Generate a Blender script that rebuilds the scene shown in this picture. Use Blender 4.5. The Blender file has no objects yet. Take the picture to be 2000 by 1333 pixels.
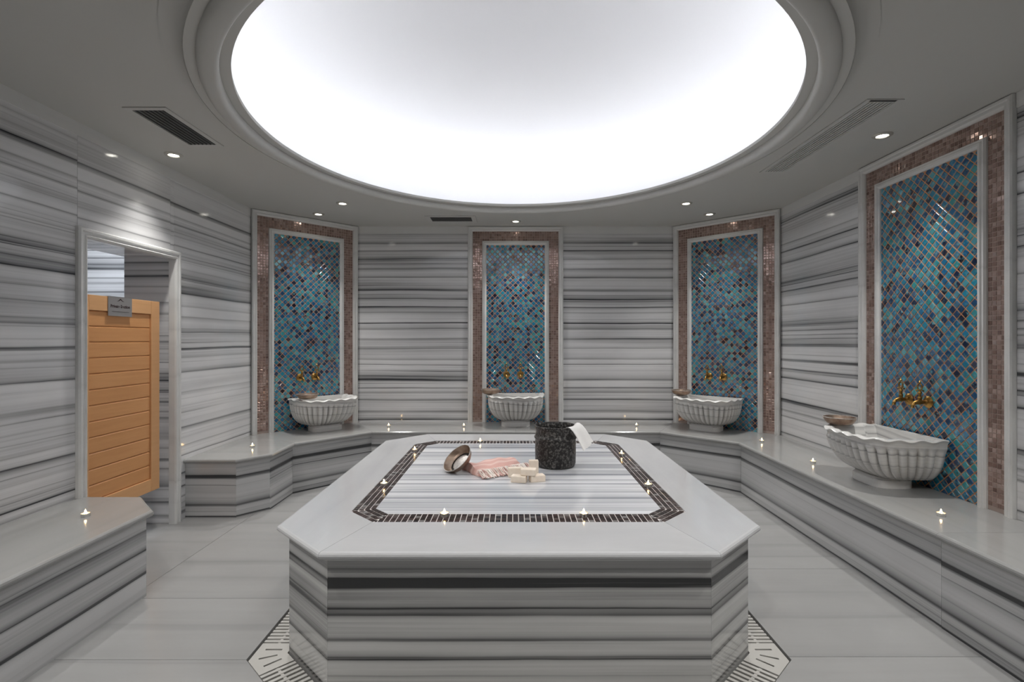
import bpy, bmesh, math, random
from mathutils import Vector, Matrix
random.seed(7)
PI = math.pi
R = math.radians
sc = bpy.context.scene
COL = sc.collection

# ------------------------------------------------------------------ camera, world, exposure
H_CAM = 1.33
cam_d = bpy.data.cameras.new('camera')
cam_d.sensor_width = 36.0
cam_d.lens = 18.0
cam_d.shift_x = -0.0015
cam_d.shift_y = -0.00125
cam_d.clip_start = 0.02
cam = bpy.data.objects.new('camera', cam_d)
cam.location = (-0.022, 0, H_CAM)
cam.rotation_euler = (R(90), 0, 0)
COL.objects.link(cam)
sc.camera = cam
world = bpy.data.worlds.new('world')
world.use_nodes = True
world.node_tree.nodes['Background'].inputs[0].default_value = (0.02, 0.02, 0.02, 1)
world.node_tree.nodes['Background'].inputs[1].default_value = 0.0
sc.world = world
sc.view_settings.view_transform = 'Standard'
sc.view_settings.look = 'None'
sc.view_settings.gamma = 1.0
sc.view_settings.use_curve_mapping = False
sc.view_settings.exposure = 0.3
LED_POWER = 12.0          # emission of the strip hidden in the dome cove
SPOT_POWER = 58.0          # each ceiling downlight
CORRIDOR_POWER = 40.0

# ------------------------------------------------------------------ dimensions
WX = 2.475            # half width of the room
YB = 5.54             # back wall
YD = 4.78             # side wall ends, diagonal begins
XD = 1.715            # diagonal ends on the back wall
YF = -0.75            # wall behind the camera
ZC = 2.555            # ceiling
HB = 0.44             # bench top
HT = 0.543            # table top

# ------------------------------------------------------------------ node helpers
class NB:
    def __init__(self, name):
        self.m = bpy.data.materials.new(name)
        self.m.use_nodes = True
        self.nt = self.m.node_tree
        self.b = self.nt.nodes['Principled BSDF']
    def n(self, t, **kw):
        nd = self.nt.nodes.new(t)
        for k, v in kw.items():
            setattr(nd, k, v)
        return nd
    def link(self, a, b):
        self.nt.links.new(a, b)
    def math(self, op, a, b=None, c=None, clamp=False):
        nd = self.n('ShaderNodeMath', operation=op)
        nd.use_clamp = clamp
        for i, v in enumerate((a, b, c)):
            if v is None:
                continue
            if isinstance(v, (int, float)):
                nd.inputs[i].default_value = v
            else:
                self.link(v, nd.inputs[i])
        return nd.outputs[0]
    def vec(self, x, y, z=0.0):
        nd = self.n('ShaderNodeCombineXYZ')
        for i, v in enumerate((x, y, z)):
            if isinstance(v, (int, float)):
                nd.inputs[i].default_value = v
            else:
                self.link(v, nd.inputs[i])
        return nd.outputs[0]
    def noise(self, v, scale=1.0, detail=2.0, rough=0.5, dims='3D'):
        nd = self.n('ShaderNodeTexNoise', noise_dimensions=dims)
        self.link(v, nd.inputs['Vector'])
        nd.inputs['Scale'].default_value = scale
        nd.inputs['Detail'].default_value = detail
        nd.inputs['Roughness'].default_value = rough
        return nd.outputs[0]
    def white(self, v):
        nd = self.n('ShaderNodeTexWhiteNoise', noise_dimensions='1D')
        self.link(v, nd.inputs['W'])
        return nd.outputs['Value'], nd.outputs['Color']
    def mix(self, f, a, b):
        nd = self.n('ShaderNodeMix', data_type='RGBA')
        for i, v in ((0, f), (6, a), (7, b)):
            if isinstance(v, (int, float)):
                nd.inputs[i].default_value = v
            elif isinstance(v, tuple):
                nd.inputs[i].default_value = v if len(v) == 4 else (*v, 1)
            else:
                self.link(v, nd.inputs[i])
        return nd.outputs[2]
    def ramp(self, f, stops, interp='LINEAR'):
        nd = self.n('ShaderNodeValToRGB')
        cr = nd.color_ramp
        cr.interpolation = interp
        while len(cr.elements) < len(stops):
            cr.elements.new(0.5)
        for e, (p, c) in zip(cr.elements, stops):
            e.position = p
            e.color = (*c, 1)
        self.link(f, nd.inputs[0])
        return nd.outputs[0]
    def set(self, **kw):
        for k, v in kw.items():
            s = self.b.inputs[k.replace('_', ' ')]
            if isinstance(v, (int, float)):
                s.default_value = v
            elif isinstance(v, tuple):
                s.default_value = v if len(v) == 4 else (*v, 1)
            else:
                self.link(v, s)
        return self

def plain(name, col, rough=0.5, metal=0.0, **kw):
    n = NB(name)
    n.set(Base_Color=col, Roughness=rough, Metallic=metal, **kw)
    return n.m

def glow(name, col, strength):
    n = NB(name)
    n.set(Base_Color=(0, 0, 0), Emission_Color=col, Emission_Strength=strength, Roughness=0.6)
    return n.m

def marble(name, light, dark, amount, freq, wob=0.05, streak=0.5, rough=0.10, lines=0.5):
    """Striped marble: UV u runs along the stripes, v across them (metres)."""
    n = NB(name)
    uv = n.n('ShaderNodeUVMap').outputs[0]
    sep = n.n('ShaderNodeSeparateXYZ')
    n.link(uv, sep.inputs[0])
    u, v = sep.outputs[0], sep.outputs[1]
    d1 = n.noise(n.vec(n.math('MULTIPLY', u, 0.55), n.math('MULTIPLY', v, 2.2)), 1.0, 3.0, 0.45)
    v1 = n.math('MULTIPLY_ADD', n.math('SUBTRACT', d1, 0.5), wob, v)
    d2 = n.noise(n.vec(n.math('MULTIPLY', u, 3.0), n.math('MULTIPLY', v, 30.0)), 1.0, 2.0, 0.5)
    v2 = n.math('MULTIPLY_ADD', n.math('SUBTRACT', d2, 0.5), 0.006, v1)
    sp = n.noise(n.vec(0.37, n.math('MULTIPLY', v2, 3.1)), 1.0, 1.0, 0.5)
    def layer(f, seed, amp, k0, k1, pw, keep):
        s = n.math('ADD', n.math('MULTIPLY_ADD', v2, f, seed), n.math('MULTIPLY', sp, f * 0.22))
        fr = n.math('FRACT', s)
        idn = n.math('FLOOR', s)
        r1, rc = n.white(n.math('ADD', idn, seed * 1.37))
        sr = n.n('ShaderNodeSeparateColor')
        n.link(rc, sr.inputs[0])
        # the line sits at a random height in its cell, sharp on one side and fading out on the other
        p = n.math('SUBTRACT', fr, n.math('MULTIPLY_ADD', r1, 0.5, 0.2))
        flip = n.math('MULTIPLY_ADD', n.math('GREATER_THAN', sr.outputs[2], 0.6), -2.0, 1.0)
        p = n.math('MULTIPLY', p, flip)
        kk = n.math('MULTIPLY_ADD', n.math('POWER', sr.outputs[0], 1.3), k1 - k0, k0)
        soft = n.math('MULTIPLY', n.math('MAXIMUM', p, 0.0), kk)
        hard = n.math('MULTIPLY', n.math('MAXIMUM', n.math('MULTIPLY', p, -1.0), 0.0), n.math('MULTIPLY_ADD', kk, 1.5, 14.0))
        fall = n.math('EXPONENT', n.math('MULTIPLY', n.math('ADD', soft, hard), -1.0))
        edge = n.math('MULTIPLY', n.math('MULTIPLY', fr, n.math('SUBTRACT', 1.0, fr)), 14.0, clamp=True)
        a = n.math('MULTIPLY', n.math('POWER', sr.outputs[1], pw), amp)
        ln = n.noise(n.vec(n.math('MULTIPLY', u, 1.1), n.math('MULTIPLY', idn, 7.7)), 1.0, 2.0)
        a = n.math('MULTIPLY', a, n.math('MULTIPLY_ADD', ln, keep, 1.0 - 0.5 * keep))
        return n.math('MULTIPLY', n.math('MULTIPLY', fall, edge), a)
    A = layer(freq, 3.1, 1.0, 2.4, 15.0, 0.55, 0.7)
    B = layer(freq * 2.3, 11.7, lines, 5.0, 20.0, 1.3, 1.6)
    st = n.noise(n.vec(n.math('MULTIPLY', u, 0.5), n.math('MULTIPLY', v2, 70.0)), 1.0, 4.0, 0.6)
    bd = n.noise(n.vec(n.math('MULTIPLY', u, 0.25), n.math('MULTIPLY', v2, 6.0)), 1.0, 2.0, 0.5)
    bm_ = n.math('MULTIPLY_ADD', bd, 3.6, -1.45, clamp=True)
    C = n.math('MULTIPLY', n.math('MULTIPLY', n.math('MULTIPLY_ADD', st, 1.6, -0.25, clamp=True), bm_), streak)
    t = n.math('ADD', n.math('ADD', A, n.math('MULTIPLY', B, n.math('MULTIPLY_ADD', bm_, 0.8, 0.35))), C)
    t = n.math('MULTIPLY', t, amount, clamp=True)
    cl = n.noise(n.vec(n.math('MULTIPLY', u, 1.3), n.math('MULTIPLY', v, 3.5)), 1.0, 5.0, 0.6)
    lite = n.mix(n.math('MULTIPLY_ADD', cl, 1.8, -0.4, clamp=True), tuple(c * 0.86 for c in light), light)
    col = n.mix(t, lite, dark)
    n.set(Base_Color=col, Roughness=rough, IOR=1.5)
    return n.m

M = {}
M['wall'] = marble('marble_striped_wall', (0.90, 0.90, 0.91), (0.05, 0.053, 0.06), 0.95, 10.5, wob=0.035, streak=0.62, lines=0.8)
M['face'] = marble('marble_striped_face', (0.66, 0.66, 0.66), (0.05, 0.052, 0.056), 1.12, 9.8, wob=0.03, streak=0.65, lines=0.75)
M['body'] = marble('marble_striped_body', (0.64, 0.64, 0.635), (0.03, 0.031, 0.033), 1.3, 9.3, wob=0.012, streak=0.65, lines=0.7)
M['inlay'] = marble('marble_striped_inlay', (0.80, 0.81, 0.84), (0.13, 0.145, 0.18), 1.0, 11.5, wob=0.012, streak=0.9, rough=0.12)
M['slab'] = marble('marble_plain_slab', (0.55, 0.555, 0.57), (0.30, 0.31, 0.33), 0.22, 2.5, wob=0.30, rough=0.11, lines=0.2)
M['floor'] = marble('marble_floor', (0.355, 0.355, 0.355), (0.20, 0.20, 0.205), 0.36, 3.6, wob=0.12, rough=0.22)
M['bench'] = marble('marble_bench_top', (0.36, 0.36, 0.355), (0.26, 0.265, 0.27), 0.34, 4.0, wob=0.16, rough=0.13)
M['trim'] = marble('marble_trim', (0.83, 0.83, 0.82), (0.34, 0.34, 0.34), 0.25, 3.0, wob=0.3, rough=0.2)
M['basin'] = marble('marble_basin', (0.86, 0.85, 0.83), (0.22, 0.22, 0.23), 0.75, 13.0, wob=0.08, rough=0.2)
M['paint'] = plain('ceiling_paint', (0.56, 0.555, 0.53), 0.75)
M['dome'] = plain('dome_plaster', (0.92, 0.92, 0.935), 0.85)
M['led'] = glow('led_strip_light', (0.94, 0.96, 1.0), LED_POWER)
M['lens'] = glow('downlight_lens', (1.0, 0.96, 0.86), 14.0)
M['flame'] = glow('candle_flame', (1.0, 0.64, 0.27), 42.0)
M['lampring'] = plain('lamp_ring', (0.62, 0.60, 0.55), 0.35, 0.6)
M['alu'] = plain('aluminium', (0.75, 0.74, 0.72), 0.28, 1.0)
M['wax'] = plain('candle_wax', (0.94, 0.87, 0.74), 0.5)
M['wick'] = plain('wick', (0.05, 0.04, 0.035), 0.8)
M['dark'] = plain('dark_void', (0.012, 0.012, 0.012), 0.8)
M['duct'] = plain('duct_black', (0.03, 0.03, 0.03), 0.6)
M['vent'] = plain('vent_paint', (0.56, 0.555, 0.535), 0.6)
M['ventdark'] = plain('vent_slat_dark', (0.10, 0.10, 0.10), 0.5)
M['grate'] = plain('grate_marble', (0.46, 0.45, 0.43), 0.45)
M['grout_white'] = plain('grout_white', (0.62, 0.59, 0.57), 0.8)
M['grout_brown'] = plain('grout_brown', (0.46, 0.37, 0.33), 0.8)
M['sub'] = plain('wall_core', (0.25, 0.25, 0.25), 0.9)
M['towel_white'] = plain('towel_white', (0.85, 0.84, 0.83), 0.9)

def wood_mat(name, base, dark):
    n = NB(name)
    tc = n.n('ShaderNodeTexCoord').outputs['Object']
    inf = n.n('ShaderNodeObjectInfo').outputs['Random']
    sep = n.n('ShaderNodeSeparateXYZ')
    n.link(tc, sep.inputs[0])
    y = n.math('MULTIPLY_ADD', inf, 40.0, sep.outputs[1])
    g = n.noise(n.vec(n.math('MULTIPLY', y, 3.0), n.math('MULTIPLY', sep.outputs[2], 45.0), sep.outputs[0]), 1.0, 4.0, 0.6)
    f = n.math('MULTIPLY_ADD', g, 1.2, -0.25, clamp=True)
    c = n.mix(f, base, dark)
    c = n.mix(n.math('MULTIPLY', inf, 0.35), c, (base[0] * 0.8, base[1] * 0.72, base[2] * 0.62))
    n.set(Base_Color=c, Roughness=0.42)
    return n.m
M['wood'] = wood_mat('door_wood', (0.80, 0.41, 0.175), (0.64, 0.29, 0.105))
M['wood_frame'] = wood_mat('door_wood_frame', (0.82, 0.47, 0.23), (0.68, 0.36, 0.16))

def tone_src(n, part):
    if part:
        return n.n('ShaderNodeObjectInfo').outputs['Random']
    a = n.n('ShaderNodeAttribute', attribute_type='GEOMETRY', attribute_name='tone')
    return a.outputs['Fac']

def blue_mat(name, part):
    n = NB(name)
    t = tone_src(n, part)
    base = n.ramp(t, [(0.0, (0.005, 0.007, 0.028)), (0.09, (0.007, 0.028, 0.09)), (0.22, (0.007, 0.09, 0.24)),
                      (0.40, (0.010, 0.19, 0.37)), (0.56, (0.012, 0.30, 0.45)), (0.68, (0.010, 0.13, 0.34)),
                      (0.80, (0.03, 0.34, 0.37)), (0.91, (0.10, 0.40, 0.50)), (0.97, (0.06, 0.13, 0.26)), (1.0, (0.06, 0.04, 0.06))])
    tc = n.n('ShaderNodeTexCoord').outputs['Object']
    sep = n.n('ShaderNodeSeparateXYZ')
    n.link(tc, sep.inputs[0])
    p = n.vec(n.math('MULTIPLY_ADD', t, 57.0, sep.outputs[0]), sep.outputs[1], n.math('MULTIPLY_ADD', t, 31.0, sep.outputs[2]))
    a = n.noise(p, 38.0, 2.0, 0.55)
    b = n.noise(p, 61.0, 1.0, 0.5)
    c = n.mix(n.math('MULTIPLY_ADD', a, 4.5, -2.35, clamp=True), base, (0.18, 0.48, 0.56))
    c = n.mix(n.math('MULTIPLY_ADD', b, 4.5, -2.95, clamp=True), c, (0.08, 0.035, 0.03))
    n.set(Base_Color=c, Roughness=0.16, Metallic=0.15, IOR=1.55)
    n.set(Coat_Weight=1.0, Coat_Roughness=0.05)
    return n.m

def tone_mat(name, part, stops, rough, metal):
    n = NB(name)
    t = tone_src(n, part)
    n.set(Base_Color=n.ramp(t, stops), Roughness=rough, Metallic=metal, IOR=1.5)
    return n.m
COPPER = [(0.0, (0.26, 0.165, 0.14)), (0.35, (0.38, 0.255, 0.22)), (0.7, (0.47, 0.335, 0.295)), (1.0, (0.60, 0.46, 0.42))]
BROWN = [(0.0, (0.014, 0.009, 0.009)), (0.45, (0.03, 0.017, 0.016)), (0.7, (0.055, 0.034, 0.032)), (0.88, (0.10, 0.085, 0.082)), (1.0, (0.21, 0.205, 0.205))]
M['blue_p'] = blue_mat('glass_tile_blue', True)
M['blue_s'] = blue_mat('glass_tile_blue_field', False)
M['cop_p'] = tone_mat('copper_tile', True, COPPER, 0.16, 0.55)
M['cop_s'] = tone_mat('copper_tile_field', False, COPPER, 0.16, 0.55)
M['brn_p'] = tone_mat('brown_tile', True, BROWN, 0.18, 0.0)
M['brn_s'] = tone_mat('brown_tile_field', False, BROWN, 0.18, 0.0)

def grout_copper():
    n = NB('grout_copper')
    tc = n.n('ShaderNodeTexCoord').outputs['Object']
    a = n.noise(tc, 16.0, 2.0)
    n.set(Base_Color=n.mix(n.math('MULTIPLY_ADD', a, 2.4, -0.7, clamp=True), (0.64, 0.27, 0.11), (0.66, 0.37, 0.22)), Roughness=0.7)
    return n.m
M['grout_copper'] = grout_copper()

def metal_mat(name, c1, c2, rough, scale=30.0, metal=1.0, bump=0.0):
    n = NB(name)
    tc = n.n('ShaderNodeTexCoord').outputs['Object']
    a = n.noise(tc, scale, 4.0, 0.6)
    f = n.math('MULTIPLY_ADD', a, 2.6, -0.8, clamp=True)
    n.set(Base_Color=n.mix(f, c1, c2), Roughness=rough, Metallic=metal)
    if bump:
        v = n.n('ShaderNodeTexVoronoi')
        v.inputs['Scale'].default_value = 95.0
        n.link(tc, v.inputs['Vector'])
        b = n.n('ShaderNodeBump')
        b.inputs['Strength'].default_value = bump
        b.inputs['Distance'].default_value = 0.004
        n.link(v.outputs['Distance'], b.inputs['Height'])
        n.link(b.outputs[0], n.b.inputs['Normal'])
    return n.m
M['bowl'] = metal_mat('bowl_metal', (0.42, 0.33, 0.26), (0.22, 0.14, 0.10), 0.38, 18.0, 0.75)
M['bowl_in'] = metal_mat('bowl_tin', (0.66, 0.64, 0.62), (0.40, 0.38, 0.37), 0.45, 90.0, 0.55)
M['brass'] = metal_mat('brass_aged', (0.52, 0.31, 0.09), (0.20, 0.10, 0.028), 0.33, 40.0)
M['steel'] = plain('sign_steel', (0.44, 0.43, 0.43), 0.38, 0.6)
M['ink'] = plain('sign_ink', (0.035, 0.015, 0.015), 0.6)

def pot_mat():
    n = NB('pot_dark')
    tc = n.n('ShaderNodeTexCoord').outputs['Object']
    a = n.noise(tc, 70.0, 3.0, 0.65)
    v = n.n('ShaderNodeTexVoronoi')
    v.inputs['Scale'].default_value = 75.0
    n.link(tc, v.inputs['Vector'])
    f = n.math('MULTIPLY_ADD', a, 4.0, -1.9, clamp=True)
    c = n.mix(f, (0.016, 0.015, 0.015), (0.20, 0.19, 0.18))
    b = n.n('ShaderNodeBump')
    b.inputs['Strength'].default_value = 0.6
    b.inputs['Distance'].default_value = 0.004
    n.link(v.outputs['Distance'], b.inputs['Height'])
    n.link(b.outputs[0], n.b.inputs['Normal'])
    n.set(Base_Color=c, Roughness=0.42, Metallic=0.25)
    return n.m
M['pot'] = pot_mat()

def soap_mat():
    n = NB('soap')
    tc = n.n('ShaderNodeTexCoord').outputs['Object']
    a = n.noise(tc, 60.0, 4.0, 0.6)
    n.set(Base_Color=n.mix(a, (0.80, 0.68, 0.56), (0.92, 0.82, 0.71)), Roughness=0.6)
    return n.m
M['soap'] = soap_mat()

def cloth_pink():
    n = NB('towel_pink')
    tc = n.n('ShaderNodeTexCoord').outputs['Object']
    sep = n.n('ShaderNodeSeparateXYZ')
    n.link(tc, sep.inputs[0])
    w = n.math('FRACT', n.math('MULTIPLY', sep.outputs[1], 16.0))
    s = n.math('GREATER_THAN', w, 0.62)
    w2 = n.noise(tc, 260.0, 2.0)
    c = n.mix(n.math('MULTIPLY', s, 0.65), (0.66, 0.36, 0.31), (0.80, 0.60, 0.55))
    c = n.mix(n.math('MULTIPLY', w2, 0.35), c, (0.86, 0.68, 0.63))
    n.set(Base_Color=c, Roughness=0.95)
    return n.m
M['pink'] = cloth_pink()
M['fringe'] = tone_mat('towel_fringe', False, [(0.0, (0.56, 0.30, 0.27)), (0.3, (0.80, 0.60, 0.54)), (0.6, (0.88, 0.80, 0.74)), (1.0, (0.92, 0.88, 0.84))], 0.95, 0.0)

# ------------------------------------------------------------------ object helpers
def auto_uv(me, ou=0.0, ov=0.0, swap=False):
    uvl = me.uv_layers.get('UVMap') or me.uv_layers.new(name='UVMap')
    d = uvl.data
    for p in me.polygons:
        nx, ny, nz = p.normal
        flat = abs(nz) > 0.75
        if not flat:
            l = math.hypot(nx, ny) or 1.0
            tx, ty = -ny / l, nx / l
        for li in p.loop_indices:
            co = me.vertices[me.loops[li].vertex_index].co
            if flat:
                u, v = (co.y, co.x) if swap else (co.x, co.y)
            else:
                u, v = co.x * tx + co.y * ty, co.z
            d[li].uv = (u + ou, v + ov)

def mk_mesh(name, verts, faces, mat=None, smooth=False, uv=None):
    me = bpy.data.meshes.new(name)
    me.from_pydata(verts, [], faces)
    me.update()
    bm = bmesh.new()
    bm.from_mesh(me)
    bmesh.ops.recalc_face_normals(bm, faces=bm.faces)
    bm.to_mesh(me)
    bm.free()
    if smooth:
        me.polygons.foreach_set('use_smooth', [True] * len(me.polygons))
        me.set_sharp_from_angle(angle=R(48))
    if mat:
        me.materials.append(M[mat])
    if uv is not None:
        auto_uv(me, *uv)
    return me

def put(name, me, parent=None, loc=(0, 0, 0), rot=(0, 0, 0), scale=(1, 1, 1)):
    o = bpy.data.objects.new(name, me)
    COL.objects.link(o)
    o.location = loc
    o.rotation_euler = rot
    o.scale = scale
    o.parent = parent
    return o

def obj(name, verts, faces, mat, parent=None, smooth=False, uv=None, loc=(0, 0, 0), rot=(0, 0, 0)):
    return put(name, mk_mesh(name, verts, faces, mat, smooth, uv), parent, loc, rot)

def tag(o, label, cat, group=None):
    o['label'] = label
    o['category'] = cat
    if group:
        o['group'] = group
    return o

def thing(name, label, cat, loc=(0, 0, 0), rz=0.0, group=None, rot=None):
    o = bpy.data.objects.new(name, None)
    o.empty_display_size = 0.05
    COL.objects.link(o)
    o.location = loc
    o.rotation_euler = rot if rot else (0, 0, rz)
    return tag(o, label, cat, group)

def struct(o):
    o['kind'] = 'structure'
    return o

BOXF = [(0, 3, 2, 1), (4, 5, 6, 7), (0, 1, 5, 4), (1, 2, 6, 5), (2, 3, 7, 6), (3, 0, 4, 7)]
def boxv(x0, x1, y0, y1, z0, z1):
    return [(x0, y0, z0), (x1, y0, z0), (x1, y1, z0), (x0, y1, z0), (x0, y0, z1), (x1, y0, z1), (x1, y1, z1), (x0, y1, z1)]
def box(name, x0, x1, y0, y1, z0, z1, mat, parent=None, uv=None, bevel=0.0, loc=(0, 0, 0), rot=(0, 0, 0)):
    me = mk_mesh(name, boxv(x0, x1, y0, y1, z0, z1), BOXF, mat)
    if bevel:
        bm = bmesh.new()
        bm.from_mesh(me)
        bmesh.ops.bevel(bm, geom=list(bm.edges), offset=bevel, segments=2, affect='EDGES', profile=0.6)
        bm.to_mesh(me)
        bm.free()
    if uv is not None:
        auto_uv(me, *uv)
    return put(name, me, parent, loc, rot)

def ccw(poly):
    a = sum(poly[i][0] * poly[(i + 1) % len(poly)][1] - poly[(i + 1) % len(poly)][0] * poly[i][1] for i in range(len(poly)))
    return a > 0

def offset_poly(poly, d):
    """inward offset of a counter-clockwise polygon, one distance per edge"""
    n = len(poly)
    if isinstance(d, (int, float)):
        d = [d] * n
    out = []
    for i in range(n):
        p0, p1, p2 = poly[i - 1], poly[i], poly[(i + 1) % n]
        def ln(a, b, dist):
            dx, dy = b[0] - a[0], b[1] - a[1]
            l = math.hypot(dx, dy)
            nx, ny = -dy / l, dx / l
            return (a[0] + nx * dist, a[1] + ny * dist, dx / l, dy / l)
        A = ln(p0, p1, d[i - 1])
        B = ln(p1, p2, d[i])
        det = A[2] * B[3] - A[3] * B[2]
        if abs(det) < 1e-6:
            out.append((p1[0] - A[3] * d[i], p1[1] + A[2] * d[i]))
            continue
        t = ((B[0] - A[0]) * B[3] - (B[1] - A[1]) * B[2]) / det
        out.append((A[0] + A[2] * t, A[1] + A[3] * t))
    return out

def loft(rings, cap=True):
    """rings: lists of 3D points of one length"""
    v, f = [], []
    n = len(rings[0])
    for r in rings:
        v += r
    for k in range(len(rings) - 1):
        for i in range(n):
            j = (i + 1) % n
            f.append((k * n + i, k * n + j, (k + 1) * n + j, (k + 1) * n + i))
    if cap:
        f.append(tuple(reversed(range(n))))
        f.append(tuple(range((len(rings) - 1) * n, len(rings) * n)))
    return v, f

def slab(name, poly, z0, z1, mat, parent, nose=None, uv=(0, 0, False), joint=0.0):
    """slab with a rounded nosing on the edges flagged in nose (1) and a hairline joint on the others"""
    if not ccw(poly):
        poly = poly[::-1]
        if nose:
            nose = nose[::-1][1:] + nose[::-1][:1]
    n = len(poly)
    nose = nose or [0] * n
    h = z1 - z0
    rings = []
    base = offset_poly(poly, [0 if f else joint for f in nose]) if joint else poly
    for a in (-90, -60, -30, 0, 30, 60, 90):
        r = h / 2
        off = r * (1 - math.cos(R(a)))
        pts = offset_poly(base, [off if f else 0.0 for f in nose])
        z = (z0 + z1) / 2 + r * math.sin(R(a))
        rings.append([(p[0], p[1], z) for p in pts])
    v, f = loft(rings)
    return obj(name, v, f, mat, parent, uv=uv)

def prism(name, poly, z0, z1, mat, parent=None, uv=None):
    v, f = loft([[(p[0], p[1], z0) for p in poly], [(p[0], p[1], z1) for p in poly]])
    return obj(name, v, f, mat, parent, uv=uv)

def panel(name, a, b, z0, z1, th, mat, parent, uv, gap=0.001):
    """upright slab whose front face runs a->b, thickness th behind it (left of a->b)"""
    dx, dy = b[0] - a[0], b[1] - a[1]
    l = math.hypot(dx, dy)
    dx, dy = dx / l, dy / l
    nx, ny = -dy, dx
    a = (a[0] + dx * gap, a[1] + dy * gap)
    b = (b[0] - dx * gap, b[1] - dy * gap)
    poly = [a, b, (b[0] + nx * th, b[1] + ny * th), (a[0] + nx * th, a[1] + ny * th)]
    return prism(name, poly, z0, z1, mat, parent, uv)

def lathe(profile, seg=32, closed=False):
    v, f = [], []
    for (r, z) in profile:
        for i in range(seg):
            a = 2 * PI * i / seg
            v.append((r * math.cos(a), r * math.sin(a), z))
    m = len(profile)
    for k in range(m - 1 if not closed else m):
        k2 = (k + 1) % m
        for i in range(seg):
            j = (i + 1) % seg
            f.append((k * seg + i, k * seg + j, k2 * seg + j, k2 * seg + i))
    if not closed:
        if profile[0][0] > 0:
            f.append(tuple(reversed(range(seg))))
        if profile[-1][0] > 0:
            f.append(tuple(range((m - 1) * seg, m * seg)))
    return v, f

def tube(pts, rad, seg=10):
    pts = [Vector(p) for p in pts]
    if isinstance(rad, (int, float)):
        rad = [rad] * len(pts)
    rings = []
    up = Vector((0.31, 0.52, 0.8)).normalized()
    for i, p in enumerate(pts):
        t = (pts[min(i + 1, len(pts) - 1)] - pts[max(i - 1, 0)]).normalized()
        x = t.cross(up).normalized()
        y = t.cross(x).normalized()
        rings.append([tuple(p + rad[i] * (math.cos(2 * PI * k / seg) * x + math.sin(2 * PI * k / seg) * y)) for k in range(seg)])
    return loft(rings)

def join(*vfs):
    V, F = [], []
    for v, f in vfs:
        o = len(V)
        V += v
        F += [tuple(i + o for i in q) for q in f]
    return V, F

def frame_u(W, Hh, prof):
    """moulded frame on three sides in the XZ plane; profile of (inset, protrusion) pairs; front is -Y"""
    n = len(prof)
    v, f = [], []
    for (x, z) in ((-1, 0), (-1, 1), (1, 1), (1, 0)):
        for (i, p) in prof:
            v.append((x * (W / 2 - i), -p, (Hh - i) if z else 0.0))
    for s in range(3):
        for k in range(n):
            k2 = (k + 1) % n
            f.append((s * n + k, s * n + k2, (s + 1) * n + k2, (s + 1) * n + k))
    f.append(tuple(range(n)))
    f.append(tuple(reversed(range(3 * n, 4 * n))))
    return v, f

# ------------------------------------------------------------------ floor
floor = struct(box('floor', -4.3, 2.9, YF - 0.3, YB + 0.4, -0.12, -0.07, 'dark'))
TW, TY0, TY1, TC = 1.026, 1.887, 4.28, 0.283      # table slab outline
def octo(off):
    w, y0, y1 = TW - off, TY0 + off, TY1 - off
    c = TC - off * 2 * (1 - math.tan(R(22.5))) / 2 * 1.0
    c = TC - off * (2 - math.sqrt(2))
    return [(-w + c, y0), (w - c, y0), (w, y0 + c), (w, y1 - c), (w - c, y1), (-w + c, y1), (-w, y1 - c), (-w, y0 + c)]
BODY = octo(0.045)
GR = octo(-0.105)                               # outer edge of the drain channel
bx = 1.945                                      # bench faces at floor level
gx, gy0, gy1, gyb0, gyb1, gx2 = GR[2][0], GR[2][1], GR[3][1], GR[0][1], GR[4][1], GR[1][0]
fl = []
def fslab(poly, seed):
    p = offset_poly(poly if ccw(poly) else poly[::-1], 0.0012)
    return prism('floor_slab', p, -0.07, 0.0, 'floor', floor, uv=(seed * 1.7, seed * 2.33, False))
fslab([(-bx - 0.1, YF - .2), (0.0, YF - .2), (0.0, gyb0), (-gx2, gyb0), (-gx, gy0), (-bx - 0.1, gy0)], 1)
fslab([(0, YF - .2), (bx + 0.1, YF - .2), (bx + 0.1, gy0 + 0.02), (gx, gy0 + 0.02), (gx, gy0), (gx2, gyb0), (0, gyb0)], 2)
fslab([(-bx - 0.06, gy0), (-gx, gy0), (-gx, 2.63), (-bx - 0.06, 2.63)], 3)
fslab([(-2.0, 2.63), (-gx, 2.63), (-gx, 3.97), (-2.0, 3.97)], 4)
fslab([(-2.87, 2.63), (-2.0, 2.63), (-2.0, 3.97), (-2.87, 3.97)], 5)
fslab([(gx, gy0 + 0.02), (bx + .1, gy0 + 0.02), (bx + .1, 2.97), (gx, 2.97)], 6)
fslab([(gx, 2.97), (bx + .1, 2.97), (bx + .1, 3.985), (gx, 3.985)], 7)
fslab([(-bx - .1, 3.97), (-gx, 3.97), (-gx, gy1), (-gx2, gyb1), (0, gyb1), (0, 5.05), (-bx - .1, 5.05)], 8)
fslab([(gx, 3.985), (bx + .1, 3.985), (bx + .1, 5.05), (0, 5.05), (0, gyb1), (gx2, gyb1), (gx, gy1)], 9)
fslab([(-4.25, 2.2), (-2.87, 2.2), (-2.87, 4.75), (-4.25, 4.75)], 10)

# ------------------------------------------------------------------ walls
TOPZ = ZC - 0.075       # top border strip begins
def wall_core(name, poly):
    return struct(prism(name, poly, -0.07, ZC + 0.1, 'sub'))
PT = 0.018
DY0, DY1, DZ = 2.91, 3.70, 1.93       # doorway in the left wall
LX = -WX
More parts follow.
